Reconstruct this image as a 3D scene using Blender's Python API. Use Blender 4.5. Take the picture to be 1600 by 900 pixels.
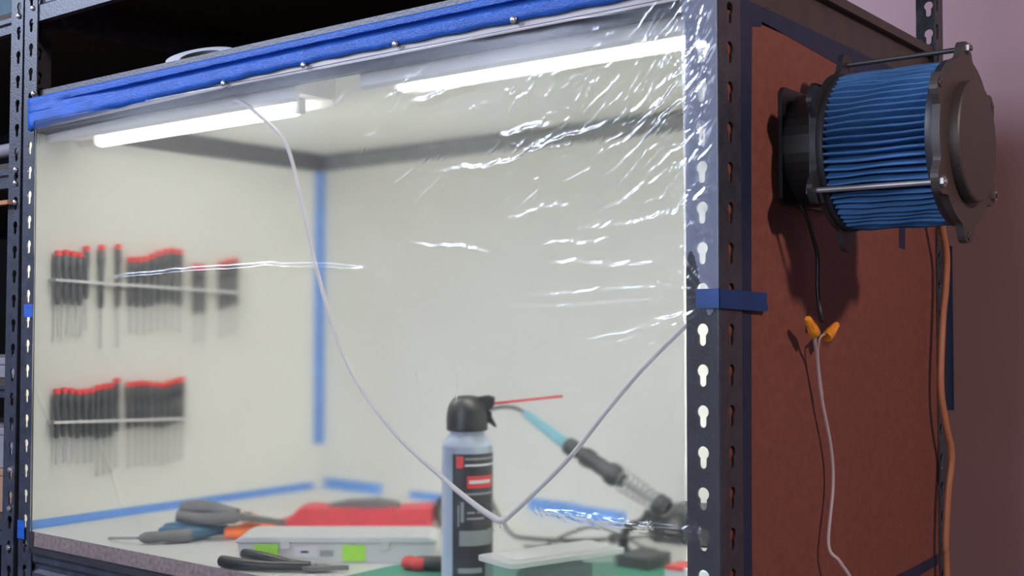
import bpy, bmesh, math, random
import numpy as np
from mathutils import Vector, Matrix
from mathutils.geometry import tessellate_polygon

S = bpy.context.scene
COL = S.collection
for o in list(bpy.data.objects):
    bpy.data.objects.remove(o)
PI = math.pi
BENCH = 0.95            # height of the worktop above the room floor; everything is modelled from the worktop and lifted at the end

# ------------------------------------------------------------------ camera, world, lights, exposure
cam_d = bpy.data.cameras.new('camera'); cam = bpy.data.objects.new('camera', cam_d); COL.objects.link(cam)
yaw, pit = 0.6625, 0.0312
Fw = Vector((-math.sin(yaw)*math.cos(pit), math.cos(yaw)*math.cos(pit), math.sin(pit)))
Rt = Vector((math.cos(yaw), math.sin(yaw), 0)); Up = Rt.cross(Fw)
mw = Matrix((Rt, Up, -Fw)).transposed().to_4x4(); mw.translation = Vector((0.5276, -0.9888, 0.3137))
cam.matrix_world = mw
cam_d.sensor_width = 36; cam_d.lens = 36*1866.9/1600; cam_d.clip_start = 0.05
S.camera = cam

w = bpy.data.worlds.new('world'); S.world = w; w.use_nodes = True
w.node_tree.nodes['Background'].inputs[0].default_value = (0.45, 0.5, 0.75, 1)
w.node_tree.nodes['Background'].inputs[1].default_value = 0.045

def area(name, loc, target, size, power, color, sy=None):
    d = bpy.data.lights.new(name, 'AREA'); d.energy = power; d.color = color; d.size = size
    if sy: d.shape = 'RECTANGLE'; d.size_y = sy
    o = bpy.data.objects.new(name, d); COL.objects.link(o)
    o.location = loc
    o.rotation_euler = (Vector(target)-Vector(loc)).to_track_quat('-Z', 'Y').to_euler()
    return o
area('garage_lamp_light', (1.75, -0.42, 1.30), (0, 0.2, 0.35), 0.11, 24.0, (1.0, 0.74, 0.66))
area('crease_fill_light', (-2.05, -2.0, 1.72), (-0.3, 0, 0.4), 0.42, 66, (0.66, 0.75, 1.0), 0.5)  # added bluish fill, aimed so the film creases catch highlights
area('streak_fill_light', (-2.90, -1.40, 1.45), (-0.6, 0, 0.4), 0.40, 30, (0.66, 0.75, 1.0), 0.5)  # second added fill, for the left film streak and the post front
area('front_fill_light', (-0.15, -3.4, 0.9), (-0.5, 0, 0.3), 1.4, 64, (0.72, 0.80, 1.0), 1.3)  # large soft fill added to brighten the front without hot film highlights
TUBE_STRENGTH = 138.0
S.view_settings.view_transform = 'Standard'; S.view_settings.look = 'None'
S.view_settings.gamma = 1; S.view_settings.use_curve_mapping = False
S.view_settings.exposure = 0.0
cy = S.cycles
cy.use_denoising = True
cy.max_bounces = 14; cy.transmission_bounces = 12; cy.diffuse_bounces = 5; cy.glossy_bounces = 5; cy.transparent_max_bounces = 12
cy.sample_clamp_indirect = 4.0; cy.caustics_refractive = True

# ------------------------------------------------------------------ materials
def new_mat(name):
    m = bpy.data.materials.new(name); m.use_nodes = True
    return m, m.node_tree.nodes, m.node_tree.links
def mat(name, c, rough=0.5, metal=0.0, var=0.12, scale=30, bump=0.0, stretch=(1, 1, 1), spec=0.5, c2=None, bscale=None):
    m, N, L = new_mat(name); b = N['Principled BSDF']
    b.inputs['Roughness'].default_value = rough; b.inputs['Metallic'].default_value = metal
    b.inputs['Specular IOR Level'].default_value = spec
    tc = N.new('ShaderNodeTexCoord'); mp = N.new('ShaderNodeMapping'); mp.inputs['Scale'].default_value = stretch
    L.new(tc.outputs['Object'], mp.inputs[0])
    n = N.new('ShaderNodeTexNoise'); n.inputs['Scale'].default_value = scale; n.inputs['Detail'].default_value = 5
    L.new(mp.outputs[0], n.inputs['Vector'])
    r = N.new('ShaderNodeValToRGB'); r.color_ramp.elements[0].position = 0.3; r.color_ramp.elements[1].position = 0.7
    a = [max(0, x*(1-var)) for x in c]; d = [min(1, x*(1+var)) for x in c] if c2 is None else c2
    r.color_ramp.elements[0].color = (*a, 1); r.color_ramp.elements[1].color = (*d, 1)
    L.new(n.outputs['Fac'], r.inputs[0]); L.new(r.outputs[0], b.inputs['Base Color'])
    if bump:
        n2 = N.new('ShaderNodeTexNoise'); n2.inputs['Scale'].default_value = bscale or scale*3; L.new(mp.outputs[0], n2.inputs['Vector'])
        bp = N.new('ShaderNodeBump'); bp.inputs['Strength'].default_value = bump; bp.inputs['Distance'].default_value = 0.002
        L.new(n2.outputs['Fac'], bp.inputs['Height']); L.new(bp.outputs[0], b.inputs['Normal'])
    return m
def emis(name, c, s):
    m, N, L = new_mat(name); b = N['Principled BSDF']
    b.inputs['Base Color'].default_value = (*c, 1); b.inputs['Emission Color'].default_value = (*c, 1); b.inputs['Emission Strength'].default_value = s
    return m
def clear(name, c, rough=0.1, ior=1.3, trans=0.5):
    """cloudy clear plastic: part straight-through, part refracting, a little gloss"""
    m, N, L = new_mat(name); N.remove(N['Principled BSDF']); out = N['Material Output']
    t = N.new('ShaderNodeBsdfTransparent'); t.inputs[0].default_value = (*c, 1)
    g = N.new('ShaderNodeBsdfPrincipled'); g.inputs['Base Color'].default_value = (*c, 1); g.inputs['Roughness'].default_value = rough
    mx = N.new('ShaderNodeMixShader'); mx.inputs[0].default_value = 1-trans
    L.new(t.outputs[0], mx.inputs[1]); L.new(g.outputs[0], mx.inputs[2]); L.new(mx.outputs[0], out.inputs[0])
    return m

M = {}
M['steel'] = mat('painted_dark_steel', (0.038, 0.040, 0.055), 0.42, 0.0, 0.25, 60, 0.25, bscale=300)
M['steel_grey'] = mat('grey_steel', (0.20, 0.215, 0.21), 0.4, 0.2, 0.25, 25)
M['lip'] = mat('brown_grey_steel', (0.055, 0.045, 0.040), 0.45, 0.1, 0.2, 40)
M['bolt'] = mat('zinc_bolt', (0.55, 0.55, 0.58), 0.3, 0.8, 0.1)
M['cream'] = mat('white_panel_face', (0.84, 0.84, 0.775), 0.62, 0, 0.02, 5)
M['bench'] = mat('white_bench_face', (0.80, 0.795, 0.75), 0.45, 0, 0.02, 6)
M['hard'] = mat('brown_hardboard', (0.205, 0.068, 0.050), 0.6, 0, 0.12, 90, 0.4, bscale=700)
M['chip'] = mat('particle_board_edge', (0.42, 0.31, 0.30), 0.8, 0, 0.35, 160, 0.5)
M['darkboard'] = mat('dark_brown_board', (0.045, 0.032, 0.024), 0.8, 0, 0.3, 100, 0.3)
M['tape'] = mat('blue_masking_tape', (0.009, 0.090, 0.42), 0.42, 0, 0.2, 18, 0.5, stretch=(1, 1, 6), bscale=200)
M['tape_half_dimmed'] = mat('blue_masking_tape_half_dimmed', (0.005, 0.040, 0.17), 0.5, 0, 0.2, 25, 0.3)  # same blue tape, partly darkened for the tab's dim side
M['tape_hazed'] = mat('blue_tape_film_hazed', (0.12, 0.28, 0.64), 0.55, 0, 0.15, 25, 0.3)  # same blue tape, the film's haze painted into its colour
M['tape_dimmed'] = mat('blue_tape_dimmed_side', (0.010, 0.020, 0.062), 0.55, 0, 0.2, 25, 0.3)  # blue tape again, the panel side's dim light put into its colour
M['valance'] = mat('pale_plastic_strip', (0.46, 0.41, 0.40), 0.5, 0, 0.1, 20)
M['white_plastic'] = mat('white_plastic', (0.72, 0.72, 0.72), 0.4, 0, 0.03)
M['fixture'] = mat('fixture_enamel', (0.85, 0.82, 0.78), 0.3, 0, 0.03)
M['tube'] = emis('fluorescent_glow', (1.0, 0.99, 0.91), TUBE_STRENGTH)
M['black'] = mat('black_plastic', (0.010, 0.010, 0.011), 0.4, 0, 0.2)
M['softblack'] = mat('black_rubber', (0.035, 0.036, 0.038), 0.55, 0, 0.2)
M['plate'] = mat('charcoal_plate', (0.055, 0.043, 0.039), 0.5, 0, 0.08, 20)
M['plate_dark'] = mat('black_plate', (0.022, 0.022, 0.026), 0.45, 0, 0.1, 20)
M['pleat'] = mat('blue_pleated_paper', (0.042, 0.135, 0.31), 0.7, 0, 0.25, 22, 0.4, stretch=(0.6, 2, 2), bscale=120)
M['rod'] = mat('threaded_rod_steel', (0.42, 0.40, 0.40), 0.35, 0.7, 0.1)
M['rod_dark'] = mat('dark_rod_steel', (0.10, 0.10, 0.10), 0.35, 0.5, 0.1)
M['yellow'] = mat('yellow_plastic', (0.80, 0.30, 0.02), 0.4, 0, 0.2, 60)
M['wire_white'] = mat('white_wire', (0.46, 0.36, 0.36), 0.45, 0, 0.05)
M['cord_white'] = mat('white_cord', (0.86, 0.80, 0.82), 0.4, 0, 0.05)
M['wire_black'] = mat('black_wire', (0.015, 0.014, 0.014), 0.4, 0, 0.1)
M['cord_orange'] = mat('tan_cord', (0.42, 0.17, 0.085), 0.4, 0, 0.1)
M['red'] = mat('red_plastic', (0.62, 0.035, 0.035), 0.4, 0, 0.12)
M['redcloth'] = mat('red_shell', (0.46, 0.028, 0.040), 0.5, 0, 0.2, 60)
M['grey'] = mat('grey_plastic', (0.13, 0.13, 0.13), 0.5, 0, 0.2)
M['bluegrip'] = mat('blue_grip', (0.030, 0.105, 0.19), 0.45, 0, 0.15)
M['orange'] = mat('orange_grip', (0.80, 0.16, 0.035), 0.45, 0, 0.1)
M['shaft'] = mat('steel_shaft', (0.50, 0.50, 0.50), 0.3, 0.8, 0.05)
M['lightblue'] = mat('light_blue_handle', (0.26, 0.55, 0.62), 0.4, 0, 0.05)
M['green'] = mat('green_mat', (0.035, 0.20, 0.13), 0.6, 0, 0.1, 40)
M['lime'] = mat('lime_label', (0.30, 0.62, 0.045), 0.6, 0, 0.04)
M['label_white'] = mat('white_label', (0.80, 0.80, 0.84), 0.6, 0, 0.02)
M['ink'] = mat('dark_ink', (0.03, 0.03, 0.035), 0.5, 0, 0.2)
M['can'] = mat('pale_blue_can', (0.50, 0.57, 0.70), 0.28, 0.15, 0.04)
M['label_black'] = mat('black_label', (0.028, 0.028, 0.034), 0.35, 0, 0.2)
M['label_grey'] = mat('grey_label_print', (0.30, 0.31, 0.32), 0.4, 0, 0.1)
M['frost'] = clear('frosted_clear_plastic', (0.88, 0.93, 0.91), 0.25, trans=0.85)
M['lid'] = clear('cloudy_lid_plastic', (0.90, 0.91, 0.90), 0.25, trans=0.30)
M['teal'] = mat('dark_teal_foam', (0.035, 0.075, 0.09), 0.7, 0, 0.2)
M['wall'] = mat('glossy_mauve_wall_paint', (0.33, 0.20, 0.215), 0.40, 0, 0.06, 2.5, 0.06, spec=0.35, bscale=14)
M['shadewall'] = mat('shade_blackened_wall', (0.008, 0.008, 0.008), 0.95, 0, 0.1, 3, spec=0.1)  # near-black colour stands for walls that get no light
M['floor'] = mat('grey_concrete', (0.16, 0.15, 0.145), 0.7, 0, 0.2, 8, 0.2)
M['cardboard'] = mat('brown_cardboard', (0.30, 0.17, 0.10), 0.8, 0, 0.1)
M['boxgrey'] = mat('grey_carton', (0.20, 0.18, 0.19), 0.7, 0, 0.1)

# ------------------------------------------------------------------ builders
class G:
    def __init__(s): s.bm = bmesh.new(); s.mi = 0
    def _f(s, vs):
        try:
            f = s.bm.faces.new(vs); f.material_index = s.mi; return f
        except ValueError: return None
    def box(s, lo, hi, rot=None, piv=None):
        (x0, y0, z0), (x1, y1, z1) = lo, hi
        P = [Vector(p) for p in ((x0,y0,z0),(x1,y0,z0),(x1,y1,z0),(x0,y1,z0),(x0,y0,z1),(x1,y0,z1),(x1,y1,z1),(x0,y1,z1))]
        if rot is not None:
            c = Vector(piv) if piv is not None else (Vector(lo)+Vector(hi))/2
            P = [c + rot @ (p-c) for p in P]
        V = [s.bm.verts.new(p) for p in P]
        for q in ((0,3,2,1),(4,5,6,7),(0,1,5,4),(1,2,6,5),(2,3,7,6),(3,0,4,7)): s._f([V[i] for i in q])
        return V
    def lathe(s, prof, origin=(0,0,0), axis=(0,0,1), seg=32, cap=True):
        """prof: list of (radius, distance along axis)"""
        a = Vector(axis).normalized(); q = Vector((0,0,1)).rotation_difference(a); O = Vector(origin)
        rings = []
        for r, h in prof:
            if r < 1e-7: rings.append([s.bm.verts.new(O + q @ Vector((0,0,h)))])
            else: rings.append([s.bm.verts.new(O + q @ Vector((r*math.cos(2*PI*k/seg), r*math.sin(2*PI*k/seg), h))) for k in range(seg)])
        for A, B in zip(rings, rings[1:]):
            if len(A) == 1 and len(B) == 1: continue
            for k in range(seg):
                k2 = (k+1) % seg
                if len(A) == 1: s._f([A[0], B[k2], B[k]][::-1])
                elif len(B) == 1: s._f([A[k], A[k2], B[0]])
                else: s._f([A[k], A[k2], B[k2], B[k]])
        if cap:
            if len(rings[0]) > 1: s._f(rings[0][::-1])
            if len(rings[-1]) > 1: s._f(rings[-1])
    def cyl(s, p0, p1, r0, r1=None, seg=20):
        p0 = Vector(p0); p1 = Vector(p1); L = (p1-p0).length
        s.lathe([(r0, 0), (r0 if r1 is None else r1, L)], p0, p1-p0, seg)
    def tube(s, pts, r, seg=10, n=8):
        pts = [Vector(p) for p in pts]
        P = []
        for i in range(len(pts)-1):
            p0 = pts[max(i-1,0)]; p1 = pts[i]; p2 = pts[i+1]; p3 = pts[min(i+2,len(pts)-1)]
            for k in range(n):
                t = k/n
                P.append(0.5*((2*p1)+(p2-p0)*t+(2*p0-5*p1+4*p2-p3)*t*t+(3*p1-p0-3*p2+p3)*t**3))
        P.append(pts[-1])
        T = [(P[min(i+1,len(P)-1)]-P[max(i-1,0)]).normalized() for i in range(len(P))]
        u = T[0].orthogonal().normalized(); prev = None
        for i, p in enumerate(P):
            u = (u - T[i]*u.dot(T[i])).normalized(); v = T[i].cross(u)
            rr = r(i/(len(P)-1)) if callable(r) else r
            ring = [s.bm.verts.new(p + (u*math.cos(2*PI*k/seg)+v*math.sin(2*PI*k/seg))*rr) for k in range(seg)]
            if prev:
                for k in range(seg): s._f([prev[k], prev[(k+1)%seg], ring[(k+1)%seg], ring[k]])
            else: s._f(ring[::-1])
            prev = ring
        s._f(prev)
    def prism(s, poly, O, U, V, N, t, holes=()):
        """polygon in the U,V plane at O, thickened along N by t"""
        O, U, V, N = Vector(O), Vector(U), Vector(V), Vector(N)
        loops = [list(poly)] + [list(h) for h in holes]
        allp = [p for l in loops for p in l]
        A = [s.bm.verts.new(O+U*p[0]+V*p[1]) for p in allp]
        B = [s.bm.verts.new(O+U*p[0]+V*p[1]+N*t) for p in allp]
        for tr in tessellate_polygon([[Vector((p[0], p[1], 0)) for p in l] for l in loops]):
            s._f([A[i] for i in tr]); s._f([B[i] for i in tr][::-1])
        k = 0
        for l in loops:
            n = len(l)
            for i in range(n):
                a, b = k+i, k+(i+1) % n
                s._f([A[a], A[b], B[b], B[a]])
            k += n
    def make(s, name, mats, parent=None, smooth=False, bevel=0, seg=2, local=False):
        if not isinstance(mats, (list, tuple)): mats = [mats]
        bmesh.ops.recalc_face_normals(s.bm, faces=s.bm.faces)
        if parent is not None:
            off = Vector(); q = parent
            while q is not None: off += q.location; q = q.parent
        else:
            xs = [v.co for v in s.bm.verts]
            off = Vector(((min(v.x for v in xs)+max(v.x for v in xs))/2, (min(v.y for v in xs)+max(v.y for v in xs))/2, min(v.z for v in xs)))
        if local: off = Vector()
        for v in s.bm.verts: v.co -= off
        me = bpy.data.meshes.new(name); s.bm.to_mesh(me); s.bm.free()
        for m in mats: me.materials.append(m)
        o = bpy.data.objects.new(name, me); COL.objects.link(o)
        if parent is None and not local: o.location = off
        o.parent = parent
        if smooth:
            me.shade_smooth() if hasattr(me, 'shade_smooth') else None
            try: me.set_sharp_from_angle(angle=math.radians(38))
            except Exception: pass
        if bevel:
            b = o.modifiers.new('bevel', 'BEVEL'); b.width = bevel; b.segments = seg; b.limit_method = 'ANGLE'; b.angle_limit = math.radians(40)
        return o
def tag(o, label=None, cat=None, group=None, kind=None):
    if label: o['label'] = label
    if cat: o['category'] = cat
    if group: o['group'] = group
    if kind: o['kind'] = kind
    return o
def thing(name, loc, label, cat, group=None):
    o = bpy.data.objects.new(name, None); COL.objects.link(o); o.location = loc; o.empty_display_size = 0.03
    return tag(o, label, cat, group)
def copy_tree(o, parent=None):
    c = o.copy(); COL.objects.link(c)
    if parent is not None: c.parent = parent
    for ch in list(o.children): copy_tree(ch, c)
    return c
def rotz(a): return Matrix.Rotation(a, 3, 'Z')

# slotted angle steel ------------------------------------------------------
PITCH = 0.0381
def keyhole(cx, cz, s=1.0):
    pts = []
    R, r, h = 0.0062*s, 0.0037*s, 0.0110*s
    a0 = math.asin(r/R)
    for k in range(11):                                     # round head, from lower right round the top to lower left
        a = -PI/2 + a0 + (2*PI-2*a0)*k/10
        pts.append((cx+R*math.cos(a), cz+0.0040*s+R*math.sin(a)))
    for k in range(7):                                      # slot's round bottom
        a = PI + PI*k/6
        pts.append((cx+r*math.cos(a), cz-h*0.65+r*math.sin(a)))
    return pts
def flange(g, corner, du, width, hole_u, z0, z1, phase, nrm, t=0.0022):
    k0 = math.ceil((z0-phase)/PITCH+0.5); zc = phase+k0*PITCH
    g.prism([(0, z0), (width, z0), (width, zc-PITCH/2), (0, zc-PITCH/2)], corner, du, (0,0,1), nrm, t)
    while zc+PITCH/2 <= z1:
        g.prism([(0, zc-PITCH/2), (width, zc-PITCH/2), (width, zc+PITCH/2), (0, zc+PITCH/2)], corner, du, (0,0,1), nrm, t, [keyhole(hole_u, zc)])
        zc += PITCH
    if z1-(zc-PITCH/2) > 1e-4:
        g.prism([(0, zc-PITCH/2), (width, zc-PITCH/2), (width, z1), (0, z1)], corner, du, (0,0,1), nrm, t)
def post(x, y, sx, sy, z0, z1, phase, parent, wx=0.0355, wy=0.044):
    """outer corner at x,y; the flanges run towards sx (along X) and sy (along Y)"""
    g = G()
    flange(g, (x, y, 0), (sx, 0, 0), wx, 0.0185, z0, z1, phase, (0, sy, 0))
    flange(g, (x, y+sy*0.0022, 0), (0, sy, 0), wy-0.0022, 0.0205, z0, z1, phase, (sx, 0, 0))
    return g.make('post', M['steel'], parent)
def beam_x(x0, x1, yf, sy, z0, z1, m=None):
    """channel beam along X with rolled lips, front face at yf, depth towards sy"""
    g = G(); pr = [(0, z0), (0.012, z0), (0.012, z0+0.002), (0.002, z0+0.002), (0.002, z0+(z1-z0)*0.45), (0.007, z0+(z1-z0)*0.52), (0.007, z0+(z1-z0)*0.60), (0.002, z0+(z1-z0)*0.68), (0.002, z1-0.002), (0.016, z1-0.002), (0.016, z1), (0, z1),
                   (0, z0+(z1-z0)*0.70), (0.005, z0+(z1-z0)*0.61), (0.005, z0+(z1-z0)*0.51), (0, z0+(z1-z0)*0.43)]
    g.prism([(p[0]*sy, p[1]) for p in pr], (x0, yf, 0), (0,1,0), (0,0,1), (1,0,0), x1-x0)
    return g

# ------------------------------------------------------------------ room
def struct(name, lo, hi, m):
    g = G(); g.box(lo, hi); o = g.make(name, m); tag(o, kind='structure'); return o
tag(struct('floor', (-3.6, -3.0, -1.0), (3.2, 1.4, -0.95), M['floor']))
struct('wall_back', (-0.40, 1.15, -0.95), (3.2, 1.25, 1.75), M['wall'])
struct('wall_back_shaded', (-3.6, 1.15, -0.95), (-0.401, 1.25, 1.75), M['shadewall'])  # back wall continued behind the racks, its shade painted into the material
struct('wall_left', (-3.7, -3.0, -0.95), (-3.6, 1.25, 1.75), M['shadewall'])

# ------------------------------------------------------------------ main shelving unit
XL, XR, YF, YB = -1.205, 0.0, 0.0, 0.635
unit = thing('shelving_unit', (-0.60, 0.31, -0.95), 'dark slotted steel shelving unit framing the white lit enclosure', 'shelving unit')
post(XR, YF, -1, 1, -0.95, 1.15, 0.3434, unit)
post(XL, YF, 1, 1, -0.95, 1.15, 0.5488, unit)
post(XR, YB, -1, -1, -0.95, 1.15, 0.7065, unit, wy=0.030)
post(XL, YB, 1, -1, -0.95, 1.15, 0.5488, unit)
for (z0, z1) in ((0.614, 0.675), (0.782, 0.838), (-0.088, -0.024)):
    beam_x(XL+0.0025, XR-0.0025, YF+(0.0066 if 0.6 < z0 < 0.7 else 0.0025), 1, z0, z1).make('beam', M['steel'], unit)
    beam_x(XL+0.0025, XR-0.0025, YB-0.0025, -1, z0, z1).make('beam', M['steel_grey'] if z0 > .6 and z0 < .7 else M['steel'], unit)
def beam_y(xf, sx, y0, y1, z0, z1, deep=0.016):
    g = G(); pr = [(0.008, z0), (0.010, z0), (0.010, z1-0.012), (deep, z1-0.012), (deep, z1), (0, z1), (0, z1-0.011), (0.008, z1-0.011)]
    g.prism([(p[0]*sx, p[1]) for p in pr], (xf, y0, 0), (1,0,0), (0,0,1), (0,1,0), y1-y0)
    return g
for xf, sx in ((XR-0.0025, -1), (XL+0.0025, 1)):
    beam_y(xf, sx, YF+0.02, YB-0.02, 0.614, 0.684).make('beam', M['lip'], unit)
    beam_y(xf, sx, YF+0.02, YB-0.02, 0.782, 0.838).make('beam', M['steel'], unit)
    beam_y(xf, sx, YF+0.02, YB-0.02, -0.088, -0.024).make('beam', M['steel'], unit)
g = G(); g.box((XL+0.005, YF+0.02, 0.838), (XR-0.005, YB-0.02, 0.852)); g.make('shelf_board', M['darkboard'], unit)
def bolt(x, y, z, n, parent, r=0.0042):
    g = G(); g.lathe([(r, 0), (r, 0.0015), (r*0.8, 0.003), (r*0.3, 0.0038), (0, 0.004)], (x, y, z), n, 16); return g.make('bolt', M['bolt'], parent, smooth=True)
bolt(-1.182, -0.0002, 0.803, (0,-1,0), unit); bolt(-1.177, -0.0002, 0.6695, (0,-1,0), unit)

# the boards of the enclosure ------------------------------------------------
def board(name, lo, hi, inner, label, cat='panel', outer='hard', innerm='cream'):
    """a board whose face towards +x/-x/+y/-y/+z/-z is painted white; the rest is bare"""
    g = G(); V = g.box(lo, hi); g.bm.faces.ensure_lookup_table()
    idx = {'-z': 0, '+z': 1, '-y': 2, '+x': 3, '+y': 4, '-x': 5}[inner]
    g.bm.faces[idx].material_index = 1
    o = g.make(name, [M[outer], M[innerm]]); return tag(o, label, cat)
board('hardboard_wall', (-0.0085, 0.010, -0.02), (-0.0030, 0.608, 0.6130), '-x', 'reddish brown hardboard panel carrying the blue cartridge filter')
board('hardboard_wall', (-1.2025, 0.006, -0.001), (-1.1975-0.0005, 0.622, 0.6130), '+x', 'white left wall panel holding the two screwdriver racks')
board('hardboard_wall', (-1.197, 0.6165, -0.001), (-0.0090, 0.6215, 0.6130), '-y', 'white back wall panel of the lit enclosure')
board('ceiling_panel', (-1.186, 0.0200, 0.6455), (-0.0200, 0.6160, 0.6575), '-z', 'white ceiling board above the two fluorescent lamps')
g = G(); g.box((-1.1970, 0.0050, -0.022), (-0.0090, 0.6160, 0.0)); g.bm.faces.ensure_lookup_table(); g.bm.faces[1].material_index = 1
tag(g.make('worktop', [M['chip'], M['bench']]), 'white worktop with a bare pinkish chipboard front edge', 'worktop')

# ------------------------------------------------------------------ fluorescent lamps
def lamp(x0, x1, tx0, tx1, dz, label):
    L = thing('fluorescent_lamp', ((x0+x1)/2, 0.055, 0.6449), label, 'lamp', None)
    g = G(); g.prism([(0.022, 0.600), (0.026, 0.596), (0.030, 0.6065), (0.084, 0.6065), (0.088, 0.598), (0.092, 0.602), (0.092, 0.6449), (0.022, 0.6449)], (x0, 0, dz), (0,1,0), (0,0,1), (1,0,0), x1-x0)
    g.make('housing', M['fixture'], L)
    g = G(); g.lathe([(0.0072, 0), (0.0085, 0.004), (0.0085, tx1-tx0-0.004), (0.0072, tx1-tx0)], (tx0, 0.056, 0.5935+dz), (1,0,0), 24); g.make('tube', M['tube'], L, smooth=True)
    for a, b in ((tx0-0.009, tx0-0.0005), (tx1+0.0005, tx1+0.009)):
        g = G(); g.box((a, 0.049, 0.587+dz), (b, 0.063, 0.6064+dz)); g.make('socket', M['white_plastic'], L, bevel=0.002)
    return L
l1 = lamp(-1.180, -0.606, -1.085, -0.640, 0.0, 'white fluorescent lamp at the left under the ceiling board')
g = G(); g.prism([(-1.178, 0.6085), (-0.690, 0.6205), (-0.690, 0.6245), (-1.178, 0.6150)], (0, 0.0218, 0), (1,0,0), (0,0,1), (0,-1,0), 0.0018); g.make('dark_strip', M['ink'], l1)  # thin black strip along the upper front of the left housing
l2 = lamp(-0.492, -0.030, -0.455, -0.050, 0.008, 'white fluorescent lamp at the right beside the slotted post')
l2.children[0].location.z = -0.0082

# white lamp cord looping down in the enclosure
cordp = [(-0.7240, 0.0180, 0.6085),(-0.7080, 0.0160, 0.6060),(-0.6800, 0.018, 0.5900),(-0.6396, 0.035, 0.5473),(-0.6153, 0.04, 0.475),(-0.5856, 0.035, 0.4004),(-0.5454, 0.03, 0.3124),(-0.4958, 0.025, 0.2437),(-0.428, 0.02, 0.187),(-0.3548, 0.015, 0.1453),(-0.306, 0.012, 0.1204),(-0.2760, 0.012, 0.1074),(-0.2665, 0.012, 0.1064),(-0.2590, 0.012, 0.1100),(-0.2278, 0.012, 0.1355),(-0.1787, 0.012, 0.1787),(-0.1331, 0.014, 0.2294),(-0.0881, 0.014, 0.275),(-0.0320, 0.012, 0.322),(-0.012, 0.014, 0.335)]
g = G(); g.tube(cordp, lambda t: 0.0024+0.0012*math.exp(-((t-0.60)/0.10)**2), 12, 8)
tag(g.make('power_cord', M['cord_white'], smooth=True), 'thin white cord hanging from the left lamp in a deep V', 'cord')

# ------------------------------------------------------------------ tape strips
TL = 'tape'
# long front tape over the top beam: upper lip, dark groove, lower band
g = G()
prof0 = [(-0.0016, 0.000), (-0.0034, 0.012), (-0.0036, 0.024), (-0.0020, 0.0275), (0.0054, 0.0290), (0.0054, 0.0375), (-0.0022, 0.039), (-0.0036, 0.046), (-0.0030, 0.052)]
nx = 130; rows = []
random.seed(3)
for i in range(nx+1):
    x = -1.187 + (1.185)*i/nx
    s = (x+1.187)/1.185
    zb = 0.6125 + 0.0205*min(1, s/0.55)**0.7 + 0.0006*math.sin(i*0.9)
    zt = 0.6630 + 0.002*s
    ring = []
    for (py, pz) in prof0:
        z = zb + (zt-zb)*pz/0.052; py = py if py < -0.0011 else -0.0035+(py+0.0035)*min(1, max(0.05, (s-0.04)/0.15), max(0.05, (0.955-s)/0.05))
        ring.append(g.bm.verts.new((x, py-0.0006+0.0005*math.sin(i*0.37+pz*120)*(0.4+0.6*math.sin(i*0.11)), z)))
    rows.append(ring)
for A, B in zip(rows, rows[1:]):
    for k in range(len(A)-1): g._f([A[k], B[k], B[k+1], A[k+1]])
o = g.make('tape_strip', M['tape'], smooth=True); sm = o.modifiers.new('thick', 'SOLIDIFY'); sm.thickness = 0.0004; sm.offset = 0
tag(o, 'long bright blue tape strip across the front top beam', TL)
g = G(); g.prism([(-1.166, 0.6140), (-0.70, 0.6230), (-0.037, 0.6240), (-0.037, 0.637), (-1.166, 0.637)], (0, 0.0022, 0), (1,0,0), (0,0,1), (0,-1,0), 0.0014); tag(g.make('edge_strip', M['valance']), 'pale strip just below the long blue front tape', 'trim')
def strip(lo, hi, m, label, jag=0):
    g = G(); g.box(lo, hi)
    o = g.make('tape_strip', M[m]); return tag(o, label, TL)
# inside
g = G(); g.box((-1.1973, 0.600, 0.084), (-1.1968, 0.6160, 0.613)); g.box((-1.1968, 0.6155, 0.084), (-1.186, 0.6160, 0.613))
tag(g.make('tape_strip', M['tape_hazed']), 'haze-paled blue tape running up the inside back corner', TL)
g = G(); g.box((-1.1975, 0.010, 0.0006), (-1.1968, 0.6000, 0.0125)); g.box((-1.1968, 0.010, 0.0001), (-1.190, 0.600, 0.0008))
tag(g.make('tape_strip', M['tape_hazed']), 'haze-paled blue tape along the foot of the left wall panel', TL)
strip((-1.1850, 0.6155, 0.0005), (-1.030, 0.6162, 0.020), 'tape_hazed', 'haze-paled blue tape at the foot of the back wall, next to the corner')
strip((-0.960, 0.6155, 0.0005), (-0.870, 0.6162, 0.014), 'tape_hazed', 'haze-paled blue tape at the foot of the back wall, left of the spray can')
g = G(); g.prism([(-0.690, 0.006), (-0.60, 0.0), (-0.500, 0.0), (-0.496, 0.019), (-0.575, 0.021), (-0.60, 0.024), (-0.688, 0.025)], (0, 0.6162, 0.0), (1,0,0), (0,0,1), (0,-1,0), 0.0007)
tag(g.make('tape_strip', M['tape_hazed']), 'haze-paled blue tape at the foot of the back wall, right of the spray can', TL)
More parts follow.
